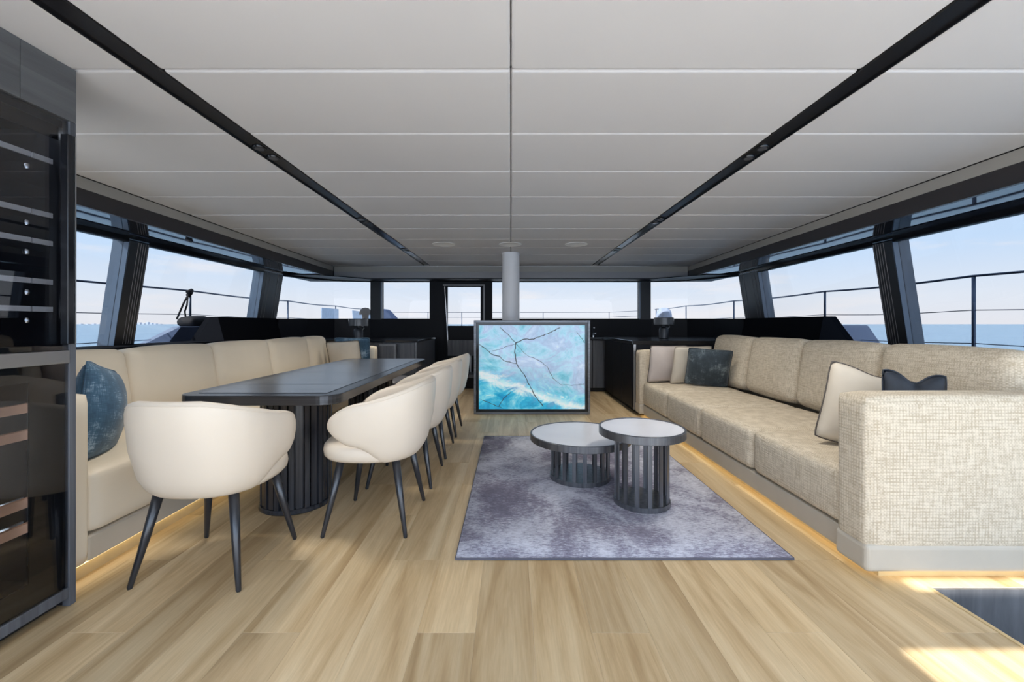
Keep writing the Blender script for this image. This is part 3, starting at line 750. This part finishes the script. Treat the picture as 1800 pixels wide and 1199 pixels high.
# ------------------------------------------------------------------ dining chairs
def smooth01(x): x = max(0, min(1, x)); return x * x * (3 - 2 * x)
def make_chair():
    t_ = thing('dining_chair', (0, 0, 0), '', 'chair', 'cream leather dining chairs', local=True)
    # shell wraps the back and runs forward into rounded free-ended arms (chair faces +y)
    NS = 56; NC = 20; PH = R(128); V = []; F = []
    def plan(ph, rr):
        a, b_ = .268, .265; e_ = .82
        sx = math.copysign(abs(math.sin(ph)) ** e_, math.sin(ph)); cy = math.copysign(abs(math.cos(ph)) ** e_, math.cos(ph))
        return Vector((sx * (a + rr), -cy * (b_ + rr) + .0))
    for i in range(NS + 1):
        t0 = -1 + 2 * i / NS
        u = math.sin(t0 * PI / 2) if True else t0
        ph = u * PH; au = abs(u) * 128
        ztop = .832 - .165 * max(0, (au - 20) / 108) ** 1.25
        zbot = .395 + .100 * smooth01((au - 70) / 26) + .035 * smooth01((au - 96) / 32)
        k = 1.0
        if au > 96: k = max(0, 1 - ((au - 96) / 32.2) ** 2.1) ** .5
        zc = (ztop + zbot) / 2; hh = (ztop - zbot) / 2 * max(k, .03); th = .030 * (.45 + .55 * max(k, .02))
        for q in range(NC):
            a_ = 2 * PI * q / NC; ca, sa = math.cos(a_), math.sin(a_)
            ex = .42 if hh > .1 else .6
            du = math.copysign(abs(ca) ** .75, ca) * th; dz = math.copysign(abs(sa) ** ex, sa) * hh
            z = zc + dz; f_ = (z - .395) / .435
            rr = du + .034 * f_ - .042 * max(0, .45 - f_) ** 2 / .2
            p = plan(ph, rr)
            V.append((p.x, p.y - .015 * f_ * max(0, math.cos(ph)), z))
    for i in range(NS):
        for q in range(NC): F.append((i * NC + q, i * NC + (q + 1) % NC, (i + 1) * NC + (q + 1) % NC, (i + 1) * NC + q))
    F += [tuple(range(NC)), tuple(NS * NC + q for q in range(NC))]
    sh = mesh('back_shell', V, F, 'leather_chair', t_, True)
    # seam line running along the top of the shell
    seam = []
    for i in range(2, NS - 1):
        q = int(NC * .25) - 2
        seam.append(V[i * NC + q])
    Vt, Ft = tube_vf([(Vector(p) + Vector((0, 0, .0005))) for p in seam], .0018, 5)
    me = mesh('seam', Vt, Ft, 'leather_chair', None, True); me.parent = sh
    # seat: D shaped pad
    V = []; F = []; NA = 44; prof = [(.0, .395), (.80, .395), (.93, .402), (.985, .42), (1.0, .445), (.985, .472), (.93, .49), (.80, .498), (.5, .503), (.0, .505)]
    for i in range(NA):
        a_ = 2 * PI * i / NA; c_, s_ = math.cos(a_), math.sin(a_)
        ex = .72 if s_ > 0 else .9
        x = math.copysign(abs(c_) ** ex, c_) * .262; y = math.copysign(abs(s_) ** ex, s_) * (.285 if s_ > 0 else .25)
        for r_, z in prof: V.append((x * r_, y * r_ + .0, z))
    k = len(prof)
    for i in range(NA):
        j = (i + 1) % NA
        for q in range(k - 1): F.append((i * k + q, j * k + q, j * k + q + 1, i * k + q + 1))
    st = mesh('seat', V, F, 'leather_chair', t_, True)
    bmx = bmesh.new(); bmx.from_mesh(st.data); bmesh.ops.remove_doubles(bmx, verts=bmx.verts, dist=1e-5); bmesh.ops.recalc_face_normals(bmx, faces=bmx.faces); bmx.to_mesh(st.data); bmx.free()
    for sx in (-1, 1):
        for sy, (yt, yb) in ((1, (.150, .225)), (-1, (-.150, -.222))):
            tube('leg', [(sx * .170, yt, .405), (sx * .205, yt + (yb - yt) * .5, .20), (sx * .242, yb, .006), (sx * .2425, yb, 0.0)], [.0225, .0175, .011, .009], 'leg_black', t_, 14)
    return t_
ch = make_chair()
spots = [((-1.406, 2.067, 0), R(-2), 'cream leather dining chair at the near head of the table, seen from behind'),
         ((-.79, 2.54, 0), R(90), 'cream leather dining chair nearest the camera on the right side of the table'),
         ((-.78, 3.22, 0), R(90), 'second cream leather chair from the camera on the right side of the table'),
         ((-.78, 3.88, 0), R(90), 'third cream leather chair from the camera on the right side of the table'),
         ((-.78, 4.58, 0), R(90), 'farthest cream leather chair on the right side of the table, nearest the onyx screen')]
for i, (p, a_, lb) in enumerate(spots):
    o = ch if i == 0 else copy_tree(ch)
    o.location = p; o.rotation_euler = (0, 0, a_); o['label'] = lb

# grey ottoman at the far head of the table
ot = thing('ottoman', (-1.66, 5.50, 0), 'grey leather ottoman under the far end of the dining table', 'ottoman')
softbox('seat_pad', -1.635, 5.50, .40, .49, .66, .11, 'leather_grey', ot, .03, (0, 0, .01), 7)
box('body', -1.87, -1.40, 5.18, 5.82, .0, .346, 'leather_grey', ot, .012)

# ------------------------------------------------------------------ cabinets forward
lc = thing('side_cabinet', (-2.2, 7.1, 0), 'low grey wood cabinet with black top forward of the banquette', 'cabinet')
box('body', -3.1, -1.37, 6.22, 7.7, .08, .885, 'cabinet_grey', lc)
box('kick', -3.1, -1.41, 6.27, 7.7, 0, .079, 'wall_black', lc)
box('worktop', -3.1, -1.34, 6.17, 7.72, .886, .92, 'black_gloss', lc, .004)
for x0, x1 in ((-1.86, -1.40), (-2.35, -1.88)):
    box('door', x0, x1, 6.204, 6.219, .10, .875, 'cabinet_grey', lc, .002)
box('corner_post', -1.39, -1.37, 6.202, 6.219, .08, .885, 'brushed_rim', lc)
bx_ = thing('end_shelf', (-1.74, 6.14, 0), 'small grey framed shelf unit between the banquette arm and the cabinet', 'shelf')
box('back_panel', -1.885, -1.67, 6.135, 6.145, 0, .84, 'cabinet_grey', bx_)
box('post', -1.67, -1.645, 6.10, 6.15, 0, .86, 'brushed_rim', bx_)
box('top_rail', -1.885, -1.67, 6.10, 6.15, .84, .86, 'brushed_rim', bx_)

rc = thing('corner_cabinet', (2.3, 6.3, 0), 'black corner cabinet with thick black top beyond the fabric sofa', 'cabinet')
box('body', 1.58, 3.15, 5.47, 7.15, .06, .89, 'wall_black', rc)
box('kick', 1.63, 3.1, 5.50, 7.15, 0, .059, 'rubber', rc)
box('worktop', 1.55, 3.17, 5.455, 7.18, .891, .94, 'black_gloss', rc, .005)
for y0, y1 in ((5.50, 6.02), (6.03, 6.55), (6.56, 7.10)):
    box('door', 1.566, 1.579, y0, y1, .08, .88, 'wall_black', rc, .002)
box('corner_post', 1.57, 1.60, 5.456, 5.468, .06, .89, 'steel', rc)
fc = thing('galley_counter', (2.0, 7.7, 0), 'grey fronted galley counter against the forward bulkhead, right of the onyx screen', 'counter')
box('body', 1.0, 3.1, 7.25, 8.15, .06, .885, 'wall_black', fc)
box('kick', 1.02, 3.1, 7.30, 8.15, 0, .059, 'rubber', fc)
box('worktop', .98, 3.12, 7.21, 8.18, .886, .93, 'black_gloss', fc, .004)
for x0, x1 in ((1.03, 1.38), (1.39, 1.76)):
    box('door', x0, x1, 7.235, 7.249, .07, .875, 'cabinet_grey', fc, .002)
fa = thing('faucet', (1.44, 7.45, .93), 'small chrome faucet on the galley counter right of the screen', 'faucet')
lathe('faucet_base', [(.02, 0), (.02, .02), (.014, .025)], 'chrome', fa, 16, (1.44, 7.45, .9305))
tube('spout', [(1.44, 7.45, .955), (1.44, 7.45, 1.07), (1.44, 7.42, 1.09), (1.44, 7.34, 1.085)], .010, 'chrome', fa, 10)
tube('lever', [(1.455, 7.45, .98), (1.49, 7.45, .995)], .007, 'chrome', fa, 8)
st_ = thing('door_step', (-.95, 7.7, 0), 'dark step and grey panel below the forward door', 'step')
box('step_tread', -1.30, -.50, 7.55, 8.15, .20, .25, 'cabinet_grey', st_)
box('step_base', -1.28, -.52, 7.62, 8.15, 0, .199, 'wall_black', st_)
box('panel', -1.18, -.50, 7.98, 8.0, .56, .85, 'cabinet_grey', st_)
box('post', -.76, -.745, 7.98, 7.995, .251, .559, 'steel', st_)
box('post', -.60, -.585, 7.98, 7.995, .251, .559, 'steel', st_)

# ------------------------------------------------------------------ table lamps
def lamp(x, y, z, label):
    t_ = thing('table_lamp', (x, y, z), label, 'lamp', 'cordless table lamps')
    L_ = (x, y, z + .0005)
    lathe('lamp_body', [(.062, 0), (.068, .006), (.070, .12), (.060, .155), (.030, .172)], 'lamp_dark', t_, 28, L_)
    lathe('neck', [(.020, .171), (.016, .19), (.016, .215)], 'lamp_dark', t_, 16, L_)
    lathe('lamp_shade', [(.142, .205), (.144, .205), (.140, .30), (.132, .307), (.02, .308), (.02, .304), (.130, .303), (.137, .298)], 'lamp_glass', t_, 40, L_)
    tube('handle', [(x + .06, y, z + .14), (x + .085, y, z + .17), (x + .075, y, z + .20), (x + .04, y, z + .215), (x + .0, y, z + .21)], .007, 'steel', t_, 8)
lamp(-2.26, 6.32, .92, 'dark table lamp on the grey cabinet behind the banquette')
lamp(2.24, 6.25, .94, 'dark table lamp on the corner cabinet behind the fabric sofa')

# ------------------------------------------------------------------ wine cabinet (left foreground)
wc = thing('wine_cabinet', (-2.1, 1.3, 0), 'tall dark wine cabinet with two glass doors in the left foreground', 'cabinet')
FX = -1.80; WY0, WY1 = .62, 1.767
boxes('carcass', [(-2.45, -2.43, WY0, WY1, .04, 1.97), (-2.45, FX - .03, WY1 - .022, WY1, .0, 1.978), (-2.45, FX - .03, WY0, WY0 + .022, 0, 1.978), (-2.43, FX - .03, WY0 + .022, WY1 - .022, 1.95, 1.978), (-2.43, FX - .03, WY0 + .022, WY1 - .022, .99, 1.03), (-2.43, FX - .03, WY0 + .022, WY1 - .022, .08, .10)], 'fridge_inside', wc)
for y0, y1 in ((WY0, 1.19), (1.192, 1.565), (1.567, WY1)):
    box('top_panel', -2.45, FX, y0, y1, 1.98, CEIL - .001, 'grey_panel', wc, .001)
box('side_post', FX - .029, FX + .0, WY1 - .028, WY1, .0, 1.979, 'cabinet_grey', wc, .002)
box('kick', -2.42, FX - .05, WY0, WY1 - .03, 0, .036, 'rubber', wc)
box('middle_rail', FX - .028, FX + .004, WY0, WY1 - .0285, .992, 1.044, 'steel', wc, .002)
box('bottom_rail', FX - .028, FX + .0, WY0, WY1 - .0285, .037, .078, 'cabinet_grey', wc, .002)
ud = box('upper_door', FX - .012, FX - .004, WY0, WY1 - .030, 1.046, 1.976, 'glass_fridge', wc)
box('handle', FX + .003, FX + .035, WY1 - .066, WY1 - .040, 1.07, 1.91, 'black_gloss', ud, .003)
box('handle_trim', FX + .030, FX + .036, WY1 - .0395, WY1 - .0345, 1.07, 1.91, 'steel', ud)
ld_ = box('lower_door', FX - .012, FX - .004, WY0, WY1 - .030, .080, .990, 'glass_fridge', wc)
boxes('door_border', [(FX - .020, FX - .013, WY1 - .16, WY1 - .031, .08, .99), (FX - .020, FX - .013, WY0, WY1 - .161, .08, .17), (FX - .020, FX - .013, WY0, WY1 - .161, .93, .99)], 'black_gloss', ld_)
for z_ in (1.945,):
    box('led_strip', -1.90, -1.885, WY0 + .05, WY1 - .06, z_ - .006, z_, 'led_cool', wc)
box('led_strip', -1.845, -1.838, 1.694, 1.704, .15, .95, 'led_cool', wc)
box('light_lip', -1.836, -1.831, WY0 + .03, WY1 - .04, 1.895, 1.9495, 'black_gloss', wc)
for k, z in enumerate((1.81, 1.59, 1.477, 1.32, 1.21)):
    sh_ = box('glass_shelf', -2.42, -1.87, WY0 + .03, WY1 - .05, z - .004, z + .004, 'glass_shelf', wc)
    for y0, y1 in ((WY0 + .04, 1.655), (1.662, 1.735)):
        box('shelf_edge', -1.869, -1.862, y0, y1, z - .010, z + .010, 'shelf_trim', sh_)
    lathe('peg', [(.0, -.012), (.009, -.010), (.012, 0), (.009, .010), (0, .012)], 'chrome', sh_, 12, (-1.885, 1.66, z - .045))
for z in (.826, .723, .46, .363):
    s2 = box('shelf_front', -1.885, -1.865, WY0 + .04, 1.70, z - .018, z + .018, 'shelf_wood', wc, .002)
    for q in range(4): box('rack_rod', -2.40 + q * .15, -2.392 + q * .15, WY0 + .04, 1.70, z - .006, z + .002, 'steel', s2)
rl = box('shelf_rail', -1.90, -1.892, 1.675, 1.69, .2, .93, 'steel', wc)
for k in range(24):
    box('slot', -1.8915, -1.8905, 1.679, 1.686, .215 + k * .03, .230 + k * .03, 'rubber', rl)

# ------------------------------------------------------------------ outside: decks, rails, sea
tag(box('floor_side_deck', 4.0, 5.0, -3, 14.0, -.2, .12, 'deck_white'), 'starboard side deck', kind='structure')
tag(box('floor_side_deck', -5.0, -4.0, -3, 14.0, -.2, .12, 'deck_white'), 'port side deck', kind='structure')
tag(box('floor_foredeck', -3.84, 3.84, 8.45, 14.0, -.2, .55, 'deck_white'), 'foredeck', kind='structure')
tag(mesh('sea', [(-30000, -3000, -2.4), (30000, -3000, -2.4), (30000, 40000, -2.4), (-30000, 40000, -2.4), (-30000, -3000, -2.6), (30000, -3000, -2.6), (30000, 40000, -2.6), (-30000, 40000, -2.6)],
     [(0, 1, 2, 3), (7, 6, 5, 4), (0, 4, 5, 1), (1, 5, 6, 2), (2, 6, 7, 3), (3, 7, 4, 0)], 'sea'), 'calm blue sea out to the horizon', 'sea', kind='stuff')
def rail(s, ys, nm):
    t_ = thing('guard_rail', (s * 4.6, 7, .12), '%s guard rail of steel stanchions and wires outside the side windows' % nm, 'railing')
    for y in ys: tube('stanchion', [(s * 4.6, y, 1.125 if 6 < y < 6.3 else .12), (s * 4.6, y, 1.62)], .016, 'wire', t_, 10)
    for z, r in ((1.63, .013), (1.29, .005), (.96, .005)):
        pts = []
        ex = sorted(set([-1.5, 13.6] + list(ys)))
        for a_, b_ in zip(ex, ex[1:]):
            for k in range(5):
                u = k / 5; pts.append((s * 4.6, a_ + (b_ - a_) * u, z - .02 * math.sin(PI * u)))
        pts.append((s * 4.6, 13.6, z)); tube('rail_wire', pts, r, 'wire', t_, 6)
rail(1, (-1.4, 1.6, 4.24, 6.25, 8.8, 11.2, 13.5), 'starboard')
rail(-1, (-1.4, 1.6, 6.12, 8.8, 11.2, 13.5), 'port')
br = thing('bow_rail', (0, 13.9, .55), 'low bow rail seen through the windscreen', 'railing')
for x in (-4.0, -2.7, -1.6, .0, 1.05, 3.2, 4.4): tube('stanchion', [(x, 13.9, .5), (x, 13.9, 1.54)], .014, 'wire', br, 8)
for z in (1.54, 1.38): tube('rail_wire', [(-4.55, 13.88, z + .06), (-4.0, 13.9, z), (0, 13.9, z - .01), (3.2, 13.9, z), (4.55, 13.88, z + .06)], .008, 'wire', br, 6)

# port deck wedge with mooring gear
hl = thing('deck_wedge', (-4.6, 5.9, .12), 'blue-grey sloped deck structure outside the left window', 'deck locker')
hexa('body', [(-4.28, 4.71, .3), (-4.28, 5.97, .3), (-4.95, 6.6, .3), (-4.95, 4.17, .3)], [(-4.28, 5.53, 1.12), (-4.28, 5.97, 1.12), (-4.95, 6.9, 1.12), (-4.95, 6.26, 1.12)], 'hull_blue', hl, .01)
lathe('cleat', [(.0, -.02), (.02, -.015), (.025, 0), (.02, .015), (0, .02)], 'chrome', hl, 14, (-4.5, 5.12, .86))
boxes('foot', [(-4.9, -4.3, 4.9, 6.2, .12, .3)], 'hull_blue', hl)
cb = softbox('rope_cover', -4.46, 6.00, 1.185, .26, .34, .125, 'cover_black', None, .06, (0, 0, .02), 7, .02, seed=9)
tag(cb, 'black cover bundled on top of the blue-grey deck structure', 'cover')
mr = thing('mooring_rope', (-4.5, 6.05, 1.2), 'dark ropes hanging from the stanchion outside the left window', 'rope')
tube('rope', [(-4.58, 6.08, 1.60), (-4.60, 6.0, 1.45), (-4.62, 5.90, 1.22)], .012, 'cover_black', mr, 6)
tube('rope', [(-4.585, 6.06, 1.60), (-4.57, 6.02, 1.42), (-4.585, 6.0, 1.33), (-4.57, 6.0, 1.22)], .012, 'cover_black', mr, 6)
tube('knot', [(-4.57, 6.03, 1.60), (-4.56, 6.09, 1.63), (-4.6, 6.13, 1.60), (-4.6, 6.08, 1.56)], .03, 'cover_black', mr, 8)
tag(box('deck_locker', -4.27, -4.15, 6.05, 7.6, .12, 1.13, 'locker_dark', None, .02), 'dark locker outside the left window beside the blue-grey structure', 'deck locker')
# starboard deck structure
hr = thing('deck_wedge', (4.5, 6.0, .12), 'violet-blue sloped deck structure outside the right window', 'deck locker')
hexa('body', [(4.28, 5.2, .3), (4.28, 6.1, .3), (4.95, 6.6, .3), (4.95, 5.2, .3)], [(4.28, 5.62, 1.14), (4.28, 6.1, 1.14), (4.95, 6.9, 1.14), (4.95, 5.9, 1.14)], 'hull_blue', hr, .03)
hexa('locker', [(4.06, 5.15, .12), (4.06, 6.3, .12), (4.27, 6.3, .12), (4.27, 5.28, .12)], [(4.06, 5.45, 1.17), (4.06, 6.3, 1.17), (4.27, 6.3, 1.17), (4.27, 5.52, 1.17)], 'locker_dark', hr, .02)
# foredeck bits
bn = thing('rail_banner', (-4.4, 10, 1.3), 'pale blue mesh panel tied to the rail ahead of the left corner window', 'banner')
hexa('panel', [(-4.58, 10.3, 1.1), (-4.56, 10.3, 1.1), (-4.56, 11.3, 1.1), (-4.58, 11.3, 1.1)], [(-4.58, 10.3, 1.55), (-4.56, 10.3, 1.55), (-4.56, 11.3, 1.55), (-4.58, 11.3, 1.55)], 'banner', bn)
hexa('panel', [(-4.58, 12.4, 1.1), (-4.56, 12.4, 1.1), (-4.3, 13.4, 1.1), (-4.32, 13.4, 1.1)], [(-4.58, 12.3, 1.55), (-4.56, 12.3, 1.55), (-4.34, 13.2, 1.5), (-4.36, 13.2, 1.5)], 'banner', bn)
cv = hexa('folded_cover', [(-3.0, 9.6, .551), (-2.0, 9.6, .551), (-2.0, 10.2, .551), (-3.0, 10.2, .551)], [(-2.95, 9.7, 1.50), (-2.86, 9.7, 1.50), (-2.86, 10.1, 1.50), (-2.95, 10.1, 1.50)], 'cover_blue', None, .08)
tag(cv, 'dark blue folded cover on the foredeck left of the door', 'cover')
wn = thing('winch', (-3.1, 9.3, .55), 'black winch with domed cap on the foredeck behind the left lamp', 'winch')
lathe('drum', [(.08, 0), (.08, .6), (.06, .72), (.07, .8)], 'cover_black', wn, 20, (-3.05, 8.95, .55))
lathe('dome_cap', [(.13, .80), (.125, .84), (.10, .90), (.06, .94), (.0, .95)], 'cover_black', wn, 24, (-3.05, 8.95, .55))
dm = thing('winch_cover', (3.3, 9.1, .55), 'pale blue domed cover on the foredeck behind the right lamp', 'cover')
lathe('dome', [(.15, 0), (.165, .5), (.165, .78), (.15, .87), (.11, .93), (.05, .955), (0, .96)], 'cover_pale', dm, 28, (3.30, 9.2, .55))
# hazy skyline on the port horizon
for k in range(12):
    d = 5000; px = (140, 152, 163, 171, 230, 237, 244, 251, 258, 265, 272, 280)[k]; hh = (6, 4, 7, 3, 8, 11, 22, 13, 26, 15, 9, 4)[k]
    x = (px - 898) / 750 * d
    b_ = hexa('distant_tower', [(x - 16, d, -2.4), (x + 16, d, -2.4), (x + 16, d + 30, -2.4), (x - 16, d + 30, -2.4)], [(x - 13, d, hh), (x + 13, d, hh), (x + 13, d + 30, hh), (x - 13, d + 30, hh)], 'haze_city')
    tag(b_, 'hazy block of the distant skyline on the left horizon', 'building', 'distant skyline')
for o in bpy.data.objects:
    if '_local' in o: del o['_local']
